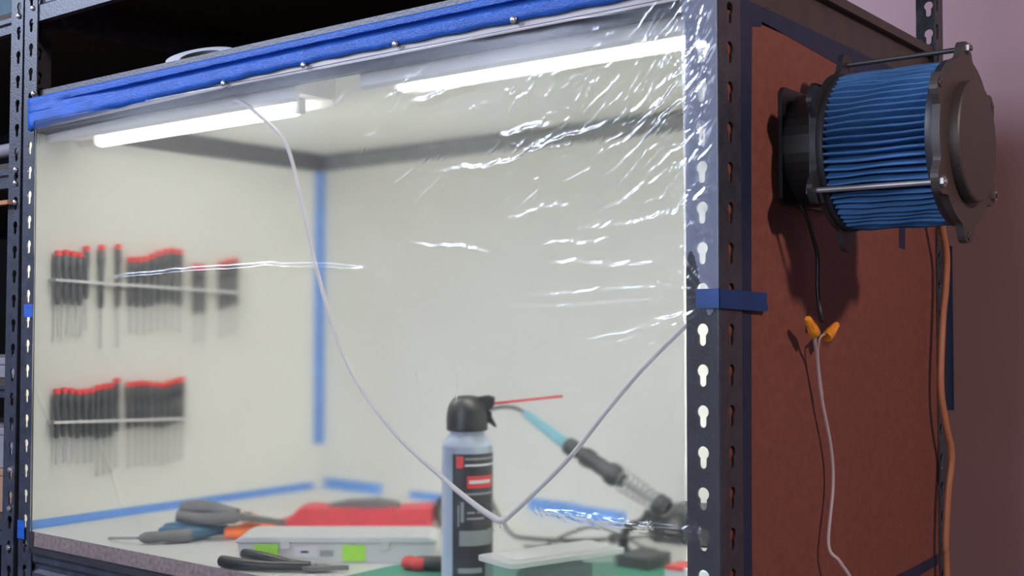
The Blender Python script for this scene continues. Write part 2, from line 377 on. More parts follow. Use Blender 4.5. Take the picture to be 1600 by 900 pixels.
# outside, right panel
X0 = -0.0029
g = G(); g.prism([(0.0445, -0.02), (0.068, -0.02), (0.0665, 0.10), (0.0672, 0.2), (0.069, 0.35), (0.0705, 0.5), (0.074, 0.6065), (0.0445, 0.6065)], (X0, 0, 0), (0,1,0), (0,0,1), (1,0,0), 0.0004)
tag(g.make('tape_strip', M['tape_dimmed']), 'dimmed blue tape down the front edge of the brown panel', TL)
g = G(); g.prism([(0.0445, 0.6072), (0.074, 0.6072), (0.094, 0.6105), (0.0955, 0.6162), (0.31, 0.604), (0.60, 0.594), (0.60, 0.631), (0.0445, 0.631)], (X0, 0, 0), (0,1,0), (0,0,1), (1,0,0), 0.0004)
tag(g.make('tape_strip', M['tape_dimmed']), 'dimmed blue tape along the top edge of the brown panel', TL)
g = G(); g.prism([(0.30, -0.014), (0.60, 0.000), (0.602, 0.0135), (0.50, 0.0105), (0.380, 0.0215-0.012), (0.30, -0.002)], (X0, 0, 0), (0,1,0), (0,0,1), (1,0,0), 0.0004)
tag(g.make('tape_strip', M['tape_dimmed']), 'dimmed blue tape along the bottom edge of the brown panel', TL)
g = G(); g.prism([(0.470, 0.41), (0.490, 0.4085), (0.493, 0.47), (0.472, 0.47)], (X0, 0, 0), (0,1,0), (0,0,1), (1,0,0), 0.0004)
tag(g.make('tape_strip', M['tape_dimmed']), 'short dimmed blue tape end peeking out under the blue filter', TL)
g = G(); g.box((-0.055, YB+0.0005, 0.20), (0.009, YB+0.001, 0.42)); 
tag(g.make('tape_strip', M['tape_dimmed']), 'dimmed blue tape behind the tan cord at the rear post', TL)
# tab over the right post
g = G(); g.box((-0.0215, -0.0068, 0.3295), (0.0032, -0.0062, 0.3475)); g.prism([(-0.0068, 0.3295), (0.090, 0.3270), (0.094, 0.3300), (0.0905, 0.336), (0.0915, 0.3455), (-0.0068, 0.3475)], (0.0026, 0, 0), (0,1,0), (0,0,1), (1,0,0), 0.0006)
tag(g.make('tape_strip', M['tape_half_dimmed']), 'short blue tape tab wrapped round the right slotted post', TL)
strip((-1.192, -0.0030, 0.326), (-1.168, -0.0022, 0.346), 'tape', 'small blue tape tab halfway up the left slotted post')
strip((-1.203, -0.0030, -0.012), (-1.184, -0.0022, 0.016), 'tape', 'small blue tape tab at the foot of the left slotted post')

# push pins under the long tape
pins = [((-0.7141, 0.6270), 'leftmost'), ((-0.5619, 0.6305), 'second from the left'), ((-0.4088, 0.6340), 'third from the left'), ((-0.2379, 0.6350), 'rightmost')]
p0 = None
for (x, z), w_ in pins:
    if p0 is None:
        g = G(); g.lathe([(0.0008, -0.003), (0.0008, 0), (0.0042, 0.0004), (0.0044, 0.0012), (0.0036, 0.0024), (0.0016, 0.0032), (0, 0.0034)], (0,0,0), (0,-1,0), 18)
        p0 = g.make('thumbtack', M['bolt'], smooth=True, local=True); q = p0
    else: q = p0.copy(); COL.objects.link(q)
    q.location = (x, -0.0046, z)
    tag(q, 'silver thumbtack on the lower edge of the front tape, %s of four' % w_, 'tack', 'thumbtacks along the front tape')

# ------------------------------------------------------------------ plastic film
rng = np.random.default_rng(11)
XA, XB = -1.168, 0.0005
nxg, nzg = 580, 430
def hem(x): return np.interp(x, [-1.168, -0.65, -0.211, 0.0], [-0.030, -0.030, -0.030, -0.030])
gx = np.concatenate([np.linspace(XA, -0.5, 160, endpoint=False), np.linspace(-0.5, XB, nxg-160)]); tt = np.linspace(0, 1, nzg)
X = np.repeat(gx[:, None], nzg, 1); Z = hem(X) + (0.626-hem(X))*tt[None, :]
D = np.zeros_like(X)
for k in range(7):                                          # slow undulation of the sheet
    a = rng.uniform(0, PI); f = rng.uniform(6, 26); D += 0.0004*np.sin((X*math.cos(a)+Z*math.sin(a))*f*1.2+rng.uniform(0, 6))
def ridge(x0, z0, x1, z1, amp, wd, wob=0.0):
    global D
    L = math.hypot(x1-x0, z1-z0); ux, uz = (x1-x0)/L, (z1-z0)/L
    m = (X > min(x0, x1)-0.06) & (X < max(x0, x1)+0.06) & (Z > min(z0, z1)-0.06) & (Z < max(z0, z1)+0.06)
    s = ((X-x0)*ux+(Z-z0)*uz)/L; d = -(X-x0)*uz+(Z-z0)*ux
    d = d + wob*np.sin(s*9+x0*50)*0.002 + wob*np.sin(s*31+z0*90)*0.0007
    env = np.clip(1-np.abs(2*s-1)**4, 0, 1)*(np.abs(2*s-1) < 1)
    D = D + m*amp*env*np.exp(-(d/wd)**2)
big = [(-0.342,0.482,-0.244,0.482),(-0.278,0.482,-0.162,0.497),(-0.235,0.49,-0.115,0.515),(-0.261,0.513,-0.185,0.519),(-0.252,0.424,-0.158,0.438),(-0.21,0.395,-0.112,0.397),(-0.202,0.376,-0.051,0.37),(-0.278,0.343,0.0,0.348),(-0.319,0.325,0.0,0.34),(-0.178,0.29,0.0,0.329),(-0.186,0.283,-0.044,0.311),(-0.391,0.562,-0.278,0.576),(-0.421,0.636,-0.085,0.618),(-0.193,0.569,-0.05,0.588),(-0.043,0.422,-0.001,0.443),(-0.39,0.406,-0.261,0.39),(-0.17,0.407,-0.023,0.418),(-0.211,0.1235,-0.003,0.1215),(-0.205,0.1190,0.0,0.1150)]
hp = [-1.168, -0.65, -0.26, -0.211, 0.0]; hz = [0.004, 0.080, 0.106, 0.1235, 0.1200]
for b in big: ridge(*b, rng.uniform(0.0009, 0.0015), rng.uniform(0.0026, 0.0044), 0.8)
for k in range(70):
    x = rng.uniform(-0.30, -0.002) if k < 50 else rng.uniform(-0.9, -0.3); z = float(np.interp(x, hp, hz))+rng.normal(0, 0.003); L = rng.uniform(0.006, 0.02); a = rng.normal(0, 0.5); ridge(x, z, x+L*math.cos(a), z+L*math.sin(a), rng.uniform(0.0004, 0.0009), 0.0018, 0)
for b in [(-0.314,0.222,-0.316,0.278),(-0.375,0.248,-0.37,0.27),(-1.163,0.225,-1.048,0.098),(-1.001,0.166,-0.914,0.046)]: ridge(*b, 0.0010, 0.0022, 1.0)
for b in [(-0.97,0.3780,-0.80,0.3850),(-0.84,0.3835,-0.60,0.3875),(-0.63,0.387,-0.45,0.378)]: ridge(*b, 0.0030, 0.0040, 0.3)
for b in [(-0.215,0.1240,-0.1,0.1215),(-0.12,0.1225,0.0,0.1195)]: ridge(*b, 0.0015, 0.0022, 0.5)
for k in range(95):                                        # fine parallel creases in the upper right triangle
    x = XB-abs(rng.normal(0.045, 0.045)); z = rng.uniform(0.47, 0.63); a = rng.normal(0.85, 0.16); L = rng.uniform(0.015, 0.06)
    ridge(x, z, x-L*math.cos(a), z-L*math.sin(a), rng.uniform(0.00018, 0.00042), rng.uniform(0.0011, 0.0018), 0.3)
for k in range(330):                                        # crumpled film over the post face
    x = rng.uniform(-0.040, 0.001); z = rng.uniform(0.36, 0.63) if k < 300 else rng.uniform(0.1, 0.36); a = rng.uniform(-0.3, 1.6); L = rng.uniform(0.004, 0.018)
    ridge(x, z, x-L*math.cos(a), z-L*math.sin(a), rng.uniform(0.0002, 0.00045), rng.uniform(0.0010, 0.0016), 0)
for k in range(110):                                        # fine fan of long streaks left of the post
    x = XB-abs(rng.normal(0, 0.20))-0.02; z = rng.uniform(0.28, 0.53); a = 0.30+(z-0.40)*2.2+rng.normal(0, 0.10) if z > 0.34 else rng.normal(0.2, 0.1); L = rng.uniform(0.01, 0.05)
    ridge(x, z, x-L*math.cos(a), z-L*math.sin(a), rng.uniform(0.0002, 0.0006), rng.uniform(0.0012, 0.0020), 0.2)
for k in range(13):                                         # folds gathered towards the upper right corner
    z1 = rng.uniform(0.46, 0.64); ridge(rng.uniform(-0.15, -0.05), z1-rng.uniform(0.05, 0.11), 0.004, z1, rng.uniform(0.0006, 0.0012), rng.uniform(0.002, 0.004), 1.0)
for k in range(14):                                         # folds pulled towards the blue tab
    a = rng.uniform(-0.9, 0.9); L = rng.uniform(0.03, 0.16); ridge(-0.004, 0.34, -0.004-L*math.cos(a), 0.34+L*math.sin(a), rng.uniform(0.0003, 0.0007), 0.0022, 0.6)
for k in range(170):                                        # small crinkles, mostly upper right
    x = XB-abs(rng.normal(0, 0.33)); z = 0.60-abs(rng.normal(0, 0.16)); a = rng.normal(0.25, 0.6); L = rng.uniform(0.012, 0.05)
    ridge(x, z, x-L*math.cos(a), z-L*math.sin(a), rng.uniform(0.00015, 0.00042), rng.uniform(0.0014, 0.0030), 1.0)
for k in range(70):
    x = rng.uniform(-1.1, -0.05); z = rng.uniform(0.12, 0.6); a = rng.normal(1.4, 0.5); L = rng.uniform(0.01, 0.04)
    ridge(x, z, x-L*math.cos(a), z-L*math.sin(a), rng.uniform(0.00012, 0.0003), rng.uniform(0.0014, 0.0024), 1.0)
edge = np.clip((XB-X)/0.04, 0, 1)
Y = -0.0028 - D*(0.55+0.45*edge)
Y = np.minimum(Y, -0.0007)
co = np.stack([X, Y, Z], -1).reshape(-1, 3)
ii, jj = np.meshgrid(np.arange(nxg-1), np.arange(nzg-1), indexing='ij'); a = (ii*nzg+jj).ravel()
faces = np.stack([a, a+nzg, a+nzg+1, a+1], -1)
me = bpy.data.meshes.new('plastic_film'); me.vertices.add(len(co)); me.vertices.foreach_set('co', (co-np.array([0, 0, 0])).ravel())
me.loops.add(faces.size); me.loops.foreach_set('vertex_index', faces.ravel())
me.polygons.add(len(faces)); me.polygons.foreach_set('loop_start', np.arange(0, faces.size, 4)); me.polygons.foreach_set('loop_total', np.full(len(faces), 4))
me.polygons.foreach_set('material_index', (X[:-1, :-1].ravel() > -0.0372).astype(int)+((X[:-1, :-1].ravel() > -0.0372) & (Z[:-1, :-1].ravel() > 0.352+0.03*np.sin(X[:-1, :-1].ravel()*160))).astype(int))
me.update(); me.validate(); me.shade_smooth()
film = bpy.data.objects.new('plastic_film', me); COL.objects.link(film)
sm = film.modifiers.new('thick', 'SOLIDIFY'); sm.thickness = 0.0003; sm.offset = 1; sm.use_rim = True
def film_mat(name, see, rr, haze, hc=(0.9, 0.9, 0.9)):
    m, N, L = new_mat(name); N.remove(N['Principled BSDF']); out = N['Material Output']
    rf = N.new('ShaderNodeBsdfRefraction'); rf.inputs['Color'].default_value = (0.985, 0.985, 0.985, 1); rf.inputs['Roughness'].default_value = rr; rf.inputs['IOR'].default_value = 1.4
    tr = N.new('ShaderNodeBsdfTransparent'); tr.inputs[0].default_value = (0.97, 0.97, 0.97, 1)
    mx = N.new('ShaderNodeMixShader'); mx.inputs[0].default_value = see; L.new(rf.outputs[0], mx.inputs[1]); L.new(tr.outputs[0], mx.inputs[2])
    gl = N.new('ShaderNodeBsdfGlossy'); gl.inputs['Roughness'].default_value = 0.20
    fr = N.new('ShaderNodeFresnel'); fr.inputs['IOR'].default_value = 1.5
    m2 = N.new('ShaderNodeMixShader'); L.new(fr.outputs[0], m2.inputs[0]); tl = N.new('ShaderNodeBsdfTranslucent'); tl.inputs[0].default_value = (*hc, 1); df = N.new('ShaderNodeBsdfDiffuse'); df.inputs[0].default_value = (*hc, 1)
    ml = N.new('ShaderNodeMixShader'); ml.inputs[0].default_value = 0.5; L.new(tl.outputs[0], ml.inputs[1]); L.new(df.outputs[0], ml.inputs[2])
    m3 = N.new('ShaderNodeMixShader'); m3.inputs[0].default_value = haze; L.new(mx.outputs[0], m3.inputs[1]); L.new(ml.outputs[0], m3.inputs[2])
    L.new(m3.outputs[0], m2.inputs[1]); L.new(gl.outputs[0], m2.inputs[2])
    L.new(m2.outputs[0], out.inputs[0])
    return m
me.materials.append(film_mat('hazy_clear_film', 0.0, 0.095, 0.021)); me.materials.append(film_mat('clear_film_on_post', 1.0, 0.05, 0.03)); me.materials.append(film_mat('crumpled_film_on_post', 1.0, 0.05, 0.28, (0.74, 0.80, 1.0)))
tag(film, 'wrinkled clear plastic film stretched over the front opening', 'plastic sheet')

# ------------------------------------------------------------------ screwdrivers in the wall racks
UP = [(0.0499,0.4319),(0.0632,0.4336),(0.0755,0.4321),(0.0879,0.4307),(0.0992,0.4415),(0.1269,0.445),(0.1577,0.4477),(0.181,0.4277),(0.1945,0.4283),(0.2082,0.43),(0.222,0.435),(0.2359,0.441),(0.25,0.445),(0.2642,0.4468),(0.2787,0.4454),(0.3124,0.4213),(0.3273,0.4219),(0.3676,0.4281),(0.3832,0.4334),(0.399,0.4364)]
LO = [(0.0504,0.2152),(0.0625,0.2167),(0.0747,0.2152),(0.0871,0.2126),(0.0996,0.2131),(0.111,0.2136),(0.1226,0.2183),(0.1342,0.2199),(0.146,0.2205),(0.1578,0.2284),(0.1808,0.2213),(0.1943,0.2219),(0.2066,0.2225),(0.2192,0.2209),(0.2331,0.2194),(0.2458,0.2178),(0.2587,0.2206),(0.2717,0.2234),(0.2848,0.2262)]
RX = -1.186
def make_driver(hl, sl, r):
    """local origin = top of the red cap, tool hangs down"""
    t = thing('screwdriver', (0,0,0), 'x', 'screwdriver')
    g = G(); g.lathe([(0, 0), (r*0.72, -0.0006), (r*0.98, -0.0022), (r*1.0, -0.0075), (r*0.80, -0.0095)], (0,0,0), (0,0,1), 18); g.make('cap', M['red'], t, smooth=True)
    g = G(); pr = [(r*0.72, -0.0096), (r*0.96, -0.0115), (r*0.96, -0.028)]
    pr += [(r*0.80, -0.036), (r*0.72, -hl*0.60), (r*0.80, -hl*0.66), (r*0.80, -hl*0.90), (r*0.45, -hl)]
    g.lathe(pr, (0,0,0), (0,0,1), 14); g.make('handle', M['softblack'], t, smooth=True)
    g = G(); g.lathe([(0.0014, -hl+0.001), (0.0014, -hl-sl+0.006), (0.0019, -hl-sl+0.003), (0.0006, -hl-sl)], (0,0,0), (0,0,1), 10); g.make('shaft', M['shaft'], t, smooth=True)
    return t
ORD = ['first', 'second', 'third', 'fourth', 'fifth', 'sixth', 'seventh', 'eighth', 'ninth', 'tenth', 'eleventh', 'twelfth', 'thirteenth', 'fourteenth', 'fifteenth', 'sixteenth', 'seventeenth', 'eighteenth', 'nineteenth', 'twentieth']
proto = {}
def rack_row(lst, row, zs):
    for i, (y, z) in enumerate(lst):
        if row == 'upper': key = (0.086, 0.050) if i < 5 else (0.104, 0.066) if i < 7 else (0.082+0.0025*(i-7), 0.045) if i < 15 else (0.088, 0.05)
        else: key = (0.078, 0.042) if i < 6 else (0.088, 0.060) if i < 10 else (0.078, 0.065)
        if key not in proto: proto[key] = make_driver(key[0], key[1], 0.0056); t = proto[key]
        else: t = copy_tree(proto[key])
        t.location = (RX, y, z)
        if i < len(lst)//2: w_ = ORD[i]+' from the left'
        elif i == len(lst)-1: w_ = 'rightmost'
        else: w_ = ORD[len(lst)-1-i]+' from the right'
        tag(t, 'black screwdriver with red cap in the %s wall rack, %s' % (row, w_), 'screwdriver', 'screwdrivers in the %s wall rack' % row)
rack_row(UP, 'upper', 0)
rack_row(LO, 'lower', 0)
def rack(y0, z0, y1, z1, ys, label):
    t = thing('tool_rack', (RX, (y0+y1)/2, (z0+z1)/2-0.002), label, 'rack')
    g = G(); n = len(ys)
    zat = lambda y: z0+(z1-z0)*(y-y0)/(y1-y0)
    # front rail and rear rail with rings for the tools between them
    for xx in (RX+0.0062, RX-0.0078):
        g.prism([(y0, z0-0.0022), (y1, z1-0.0022), (y1, z1+0.0022), (y0, z0+0.0022)], (xx, 0, 0), (0,1,0), (0,0,1), (1,0,0), 0.0016)
    g.make('rail', M['white_plastic'], t)
    for yy in (y0, y1-0.002):
        g = G(); g.box((-1.1970, yy, zat(yy)-0.003), (RX+0.0078, yy+0.002, zat(yy)+0.003)); g.make('bracket', M['white_plastic'], t)
rack(0.0400, 0.3846, 0.4090, 0.3717, [p[0] for p in UP], 'thin white upper rack strip on the left wall panel')
rack(0.0400, 0.1628, 0.2960, 0.1533, [p[0] for p in LO], 'thin white lower rack strip on the left wall panel')

# ------------------------------------------------------------------ tools lying on the worktop
def screwdriver_lying(p0, p1, p2, r, hm, label, name='screwdriver', capm=None):
    """p0 handle end, p1 handle front, p2 blade tip"""
    p0, p1, p2 = map(Vector, (p0, p1, p2)); t = thing(name, (p0.x, p0.y, 0.0), label, 'screwdriver')
    L = (p1-p0).length; g = G()
    g.lathe([(0, 0), (r*0.7, L*0.02), (r, L*0.10), (r*0.95, L*0.45), (r*0.72, L*0.58), (r*0.85, L*0.72), (r*0.8, L*0.9), (r*0.45, L)], p0, p1-p0, 20); g.make('handle', hm, t, smooth=True)
    g = G(); g.cyl(p1, p1+(p2-p1)*0.92, 0.0022); d = (p2-p1).normalized()
    g.lathe([(0.0022, 0), (0.0030, 0.004), (0.0008, 0.010)], p1+(p2-p1)*0.92, d, 10); g.make('shaft', M['shaft'], t, smooth=True)
    if capm: g = G(); g.lathe([(0, -0.003), (r*0.8, -0.002), (r*1.02, 0.004), (r*1.0, L*0.2)], p0, p1-p0, 20); g.make('cap', capm, t, smooth=True)
    return t
screwdriver_lying((-0.905, 0.098, 0.0105), (-0.948, 0.038, 0.0100), (-1.008, 0.0300, 0.0040), 0.0100, M['grey'], 'dark grey handled screwdriver with its blade pointing left, lowest of the tool pile')

def pliers(pts_a, pts_b, pivot, tip, rh, hm, label, jawm=None, z=0):
    """two curved grips, a pivot boss and a pair of tapered jaws"""
    t = thing('pliers', (pivot[0], pivot[1], 0.0), label, 'pliers')
    for pts in (pts_a, pts_b):
        g = G(); g.tube(pts, lambda s: rh*(0.62+0.38*math.sin(PI*min(1, s*1.15+0.08))), 12, 6); g.make('grip', hm, t, smooth=True)
    P = Vector(pivot); T = Vector(tip); d = (T-P); L = d.length; d.normalize(); sd = d.cross(Vector((0,0,1))).normalized()
    for s_ in (-1, 1):
        g = G(); g.prism([(-0.010, 0.0), (-0.004, 0.0085*s_), (0.006, 0.0095*s_), (L*0.5, 0.0062*s_), (L, 0.0014*s_), (L, 0.0003*s_), (L*0.3, 0.0006*s_), (0, 0)][::s_], P-Vector((0,0,0.004)), d, sd, Vector((0,0,1)), 0.008)
        g.make('jaw', jawm or M['grey'], t, bevel=0.001)
    g = G(); g.lathe([(0.0062, 0), (0.0062, 0.010), (0.005, 0.0112), (0, 0.0114)], P-Vector((0,0,0.0055)), (0,0,1), 20); g.make('pivot', M['shaft'], t, smooth=True)
    return t
pliers([(-0.985, 0.110, 0.010), (-0.950, 0.118, 0.011), (-0.915, 0.136, 0.012), (-0.900, 0.156, 0.012)],
       [(-0.962, 0.085, 0.010), (-0.925, 0.094, 0.011), (-0.908, 0.122, 0.012), (-0.897, 0.152, 0.012)],
       (-0.896, 0.160, 0.012), (-0.884, 0.184, 0.012), 0.0115, M['bluegrip'], 'dark blue gripped pliers lying flat in the middle of the tool pile')
pliers([(-0.985, 0.255, 0.009), (-0.965, 0.248, 0.011), (-0.935, 0.240, 0.010), (-0.905, 0.236, 0.009)],
       [(-0.8850, 0.1380, 0.0105), (-0.8720, 0.1560, 0.0115), (-0.866, 0.185, 0.0115), (-0.872, 0.214, 0.0100), (-0.890, 0.232, 0.0095)],
       (-0.898, 0.238, 0.010), (-0.905, 0.268, 0.008), 0.0100, M['orange'], 'orange gripped pliers behind the dark blue ones')
# long grey cutters lying across the pile
t = thing('side_cutters', (-0.86, 0.15, 0.0), 'long dark grey cutters resting across the blue and orange pliers', 'cutters')
g = G(); g.tube([(-0.952, 0.115, 0.040), (-0.930, 0.125, 0.043), (-0.900, 0.140, 0.041), (-0.872, 0.152, 0.036)], lambda s: 0.0135*(0.70+0.30*math.sin(PI*min(1, s+0.2))), 12, 6); g.make('grip', M['grey'], t, smooth=True)
g = G(); g.tube([(-0.936, 0.093, 0.036), (-0.912, 0.112, 0.032), (-0.885, 0.132, 0.032), (-0.868, 0.150, 0.033)], 0.0085, 12, 6); g.make('grip', M['grey'], t, smooth=True)
g = G(); g.prism([(0, -0.009), (0.02, -0.011), (0.045, -0.006), (0.075, -0.001), (0.075, 0.001), (0.045, 0.007), (0.02, 0.011), (0, 0.009)], (-0.874, 0.148, 0.030), Vector((0.60, 0.78, -0.17)).normalized(), Vector((0.79, -0.61, 0)).normalized(), (0,0,1), 0.009); g.make('jaw', M['grey'], t, bevel=0.001)
g = G(); g.cyl((-0.862, 0.163, 0.026), (-0.862, 0.163, 0.041), 0.006); g.make('pivot', M['shaft'], t)

# red case with a grey top insert
ud = Vector((0.790, 0.613, 0)); vd = Vector((-0.613, 0.790, 0))
t = thing('tool_case', (-0.76, 0.30, 0.0), 'low red case with a sloping left end and a grey top, behind the white box', 'case')
O = Vector((-0.892, 0.225, 0.0))
g = G(); g.prism([(0, 0.0), (0.252, 0), (0.252, 0.036), (0.19, 0.034), (0.16, 0.031), (0.058, 0.036), (0.044, 0.032), (0.030, 0.016), (0.0, 0.008)], O, ud, (0,0,1), vd, 0.062); g.make('shell', M['redcloth'], t, bevel=0.003)
g = G(); g.prism([(0.082, 0.030), (0.205, 0.030), (0.195, 0.040), (0.165, 0.045), (0.12, 0.043), (0.090, 0.037)], O+vd*0.022, ud, (0,0,1), vd, 0.030); g.make('insert', M['grey'], t, bevel=0.002)
# bundle of black leads at its right end
g = G(); B = O+ud*0.268+vd*0.030
for k in range(5):
    c = B+Vector((0.002*k-0.004, 0.004*math.sin(k*2), 0)); pts = []
    for j in range(11):
        a = j/10*2*PI; pts.append(c + ud*(0.010*math.cos(a)+0.0015*k-0.002) + Vector((0,0,0.025+0.020*math.sin(a))) + vd*(0.012*math.sin(a*0.5+k)))
    g.tube(pts, 0.0021, 8, 5)
g.tube([B+Vector((0,0,0.04)), B+ud*0.006+Vector((0,0,0.062)), B+ud*0.020+Vector((0,0,0.078)), B+ud*0.044+Vector((0,0,0.080)), B+ud*0.062+Vector((0,0,0.062)), B+ud*0.072+vd*0.01+Vector((0,0,0.030)), B+ud*0.080+vd*0.02+Vector((0,0,0.0035))], 0.0014, 8, 6)
tag(g.make('cable_bundle', M['softblack'], smooth=True), 'coiled bundle of black leads at the right end of the red case', 'cable')

# white organiser box with lime labels
t = thing('storage_box', (-0.63, 0.13, 0.0), 'low white plastic box with two lime green labels on its front', 'box')
O = Vector((-0.735, 0.039, 0.0)); dd = Vector((0.207, 0.161, 0)); bl = dd.length; ud2 = dd.normalized(); vd2 = Vector((-ud2.y, ud2.x, 0))
g = G(); g.prism([(0.004, 0), (bl-0.004, 0), (bl, 0.026), (0, 0.026)], O, ud2, (0,0,1), vd2, 0.085); g.make('body', M['white_plastic'], t, bevel=0.003)
g = G(); g.prism([(-0.002, 0.0262), (bl+0.002, 0.0262), (bl+0.001, 0.031), (bl-0.010, 0.0345), (0.010, 0.0345), (-0.001, 0.031)], O-vd2*0.002, ud2, (0,0,1), vd2, 0.089); g.make('lid', M['white_plastic'], t, bevel=0.002)
def lab(u0, u1, z0, z1, m, name='label', lift=0.0006, **k):
    g = G(); P = O-vd2*(0.0005); g.prism([(u0, z0), (u1, z0), (u1, z1), (u0, z1)], P, ud2, (0,0,1), -vd2, lift); return g.make(name, m, t)
lab(0.024, 0.055, 0.008, 0.025, M['lime']); lab(0.140, 0.170, 0.003, 0.024, M['lime']); lab(0.075, 0.106, 0.008, 0.022, M['label_white']); lab(0.085, 0.095, 0.0135, 0.0165, M['ink'], 'print', 0.0009); lab(0.110, 0.128, 0.009, 0.017, M['label_grey'], 'print')
g = G()
for a in (0.058, 0.190): g.prism([(a, 0.019), (a+0.012, 0.019), (a+0.012, 0.030), (a, 0.030)], O-vd2*0.0045, ud2, (0,0,1), vd2, 0.003)
g.make('latch', M['white_plastic'], t, bevel=0.0008)

# black folding pliers at the front edge
t = thing('wire_stripper', (-0.70, 0.02, 0.0), 'black handled wire stripper in front of the white box', 'wire stripper')
g = G(); g.tube([(-0.7300, 0.0110, 0.0080), (-0.715, 0.0105, 0.0080), (-0.690, 0.0145, 0.0080), (-0.655, 0.030, 0.0080), (-0.615, 0.058, 0.0080)], lambda s: 0.0078*(0.75+0.25*math.sin(PI*min(1, s+0.25))), 14, 6); g.make('grip', M['black'], t, smooth=True)
g = G(); g.tube([(-0.7160, 0.0360, 0.0150), (-0.695, 0.0350, 0.0150), (-0.665, 0.037, 0.0140), (-0.640, 0.048, 0.010), (-0.618, 0.062, 0.0075)], lambda s: 0.0074*(0.7+0.3*math.sin(PI*min(1, s+0.25))), 14, 6); g.make('grip', M['black'], t, smooth=True)
ja = Vector((0.80, 0.60, 0)); jb = Vector((-0.60, 0.80, 0))
g = G(); g.prism([(0, -0.010), (0.022, -0.009), (0.045, -0.003), (0.058, -0.001), (0.058, 0.002), (0.034, 0.004), (0.030, 0.009), (0, 0.010)], (-0.622, 0.054, 0.003), ja, jb, (0,0,1), 0.006); g.make('jaw', M['grey'], t, bevel=0.0008)
g = G(); g.cyl((-0.612, 0.062, 0.001), (-0.612, 0.062, 0.0115), 0.005); g.make('pivot', M['shaft'], t)

# green cutting mat, red ended tool
g = G(); g.prism([(-0.555, 0.020), (-0.050, 0.020), (-0.050, 0.300), (-0.300, 0.372), (-0.555, 0.165)], (0, 0, 0.0004), (1,0,0), (0,1,0), (0,0,1), 0.0020); 
tag(g.make('cutting_mat', M['green']), 'green cutting mat under the spray can and clear container', 'mat')
MZ = 0.0026
a = Vector((-0.528, 0.136, MZ+0.0085)); d = Vector((0.80, 0.60, 0))
t = thing('wire_cutters', (a.x, a.y, MZ), 'small tool with two red tips and black grips left of the spray can', 'tool')
for off in (0.0, 0.0145):
    s0 = a + d*off + Vector((0.004*(off > 0), -0.010*(off > 0), 0))
    g = G(); g.lathe([(0, -0.001), (0.005, 0), (0.0082, 0.004), (0.0085, 0.014), (0.0070, 0.017)], s0, d, 18); g.make('tip', M['red'], t, smooth=True)
    g = G(); g.lathe([(0.0070, 0.0172), (0.0082, 0.022), (0.0082, 0.058), (0.004, 0.066)], s0, d, 18); g.make('grip', M['black'], t, smooth=True)

# ------------------------------------------------------------------ compressed air can
CX, CY = -0.4105, 0.1252
t = thing('spray_can', (CX, CY, MZ), 'pale blue compressed air can with a black label and black trigger cap', 'spray can')
R = 0.0315
g = G(); g.lathe([(0, 0), (R-0.004, 0), (R, 0.003), (R, 0.004), (R-0.0006, 0.0055), (R-0.0006, 0.1640), (R-0.0002, 0.1655), (R-0.0004, 0.1670), (R-0.003, 0.1715), (R-0.0075, 0.1765), (R-0.0095, 0.1790), (R-0.0105, 0.1800), (R-0.0105, 0.1830), (0, 0.183)], (CX, CY, MZ), (0,0,1), 56); g.make('body', M['can'], t, smooth=True)
# label wrapped round part of the can
cd = Vector((0.5276-CX, -0.9888-CY, 0)).normalized(); ca = math.atan2(cd.y, cd.x)
def wrap(name, a0, a1, z0, z1, m, r, parent, n=30):
    g = G(); prev = None
    for k in range(n+1):
        an = ca+a0+(a1-a0)*k/n; e = Vector((math.cos(an), math.sin(an), 0))
        cur = [g.bm.verts.new(Vector((CX, CY, 0))+e*r+Vector((0,0,z))) for z in (z0, z1)] + [g.bm.verts.new(Vector((CX, CY, 0))+e*(r-0.0003)+Vector((0,0,z))) for z in (z1, z0)]
        if prev:
            for q in range(4): g._f([prev[q], cur[q], cur[(q+1) % 4], prev[(q+1) % 4]])
        else: g._f(cur)
        prev = cur
    g._f(prev); return g.make(name, m, parent, smooth=True)
lb = wrap('label', -0.58, 1.75, 0.012, 0.1605, M['label_black'], R-0.0001, t)
rr = R+0.0001
wrap('print', -0.42, -0.14, 0.144, 0.158, M['red'], rr, lb, 10)
wrap('print', -0.08, 1.4, 0.1535, 0.1560, M['label_grey'], rr, lb)
wrap('print', -0.08, 1.4, 0.1460, 0.1485, M['label_white'], rr, lb)
wrap('print', 0.0, 1.15, 0.1200, 0.1345, M['red'], rr, lb)
wrap('print', 0.08, 1.05, 0.1255, 0.1295, M['label_white'], rr+0.0001, lb)
wrap('print', -0.05, 1.3, 0.1120, 0.1145, M['label_grey'], rr, lb)
wrap('print', -0.30, 1.2, 0.052, 0.070, M['label_grey'], rr, lb)
wrap('print', -0.35, 0.6, 0.020, 0.026, M['label_grey'], rr, lb)
for (a0, a1, z0, z1) in ((-0.36, -0.30, 0.075, 0.10), (-0.24, -0.12, 0.080, 0.104), (0.0, 0.3, 0.090, 0.0925), (0.4, 0.9, 0.090, 0.0925), (0.0, 0.7, 0.083, 0.0855)): wrap('print', a0, a1, z0, z1, M['label_grey'], rr, lb, 8)
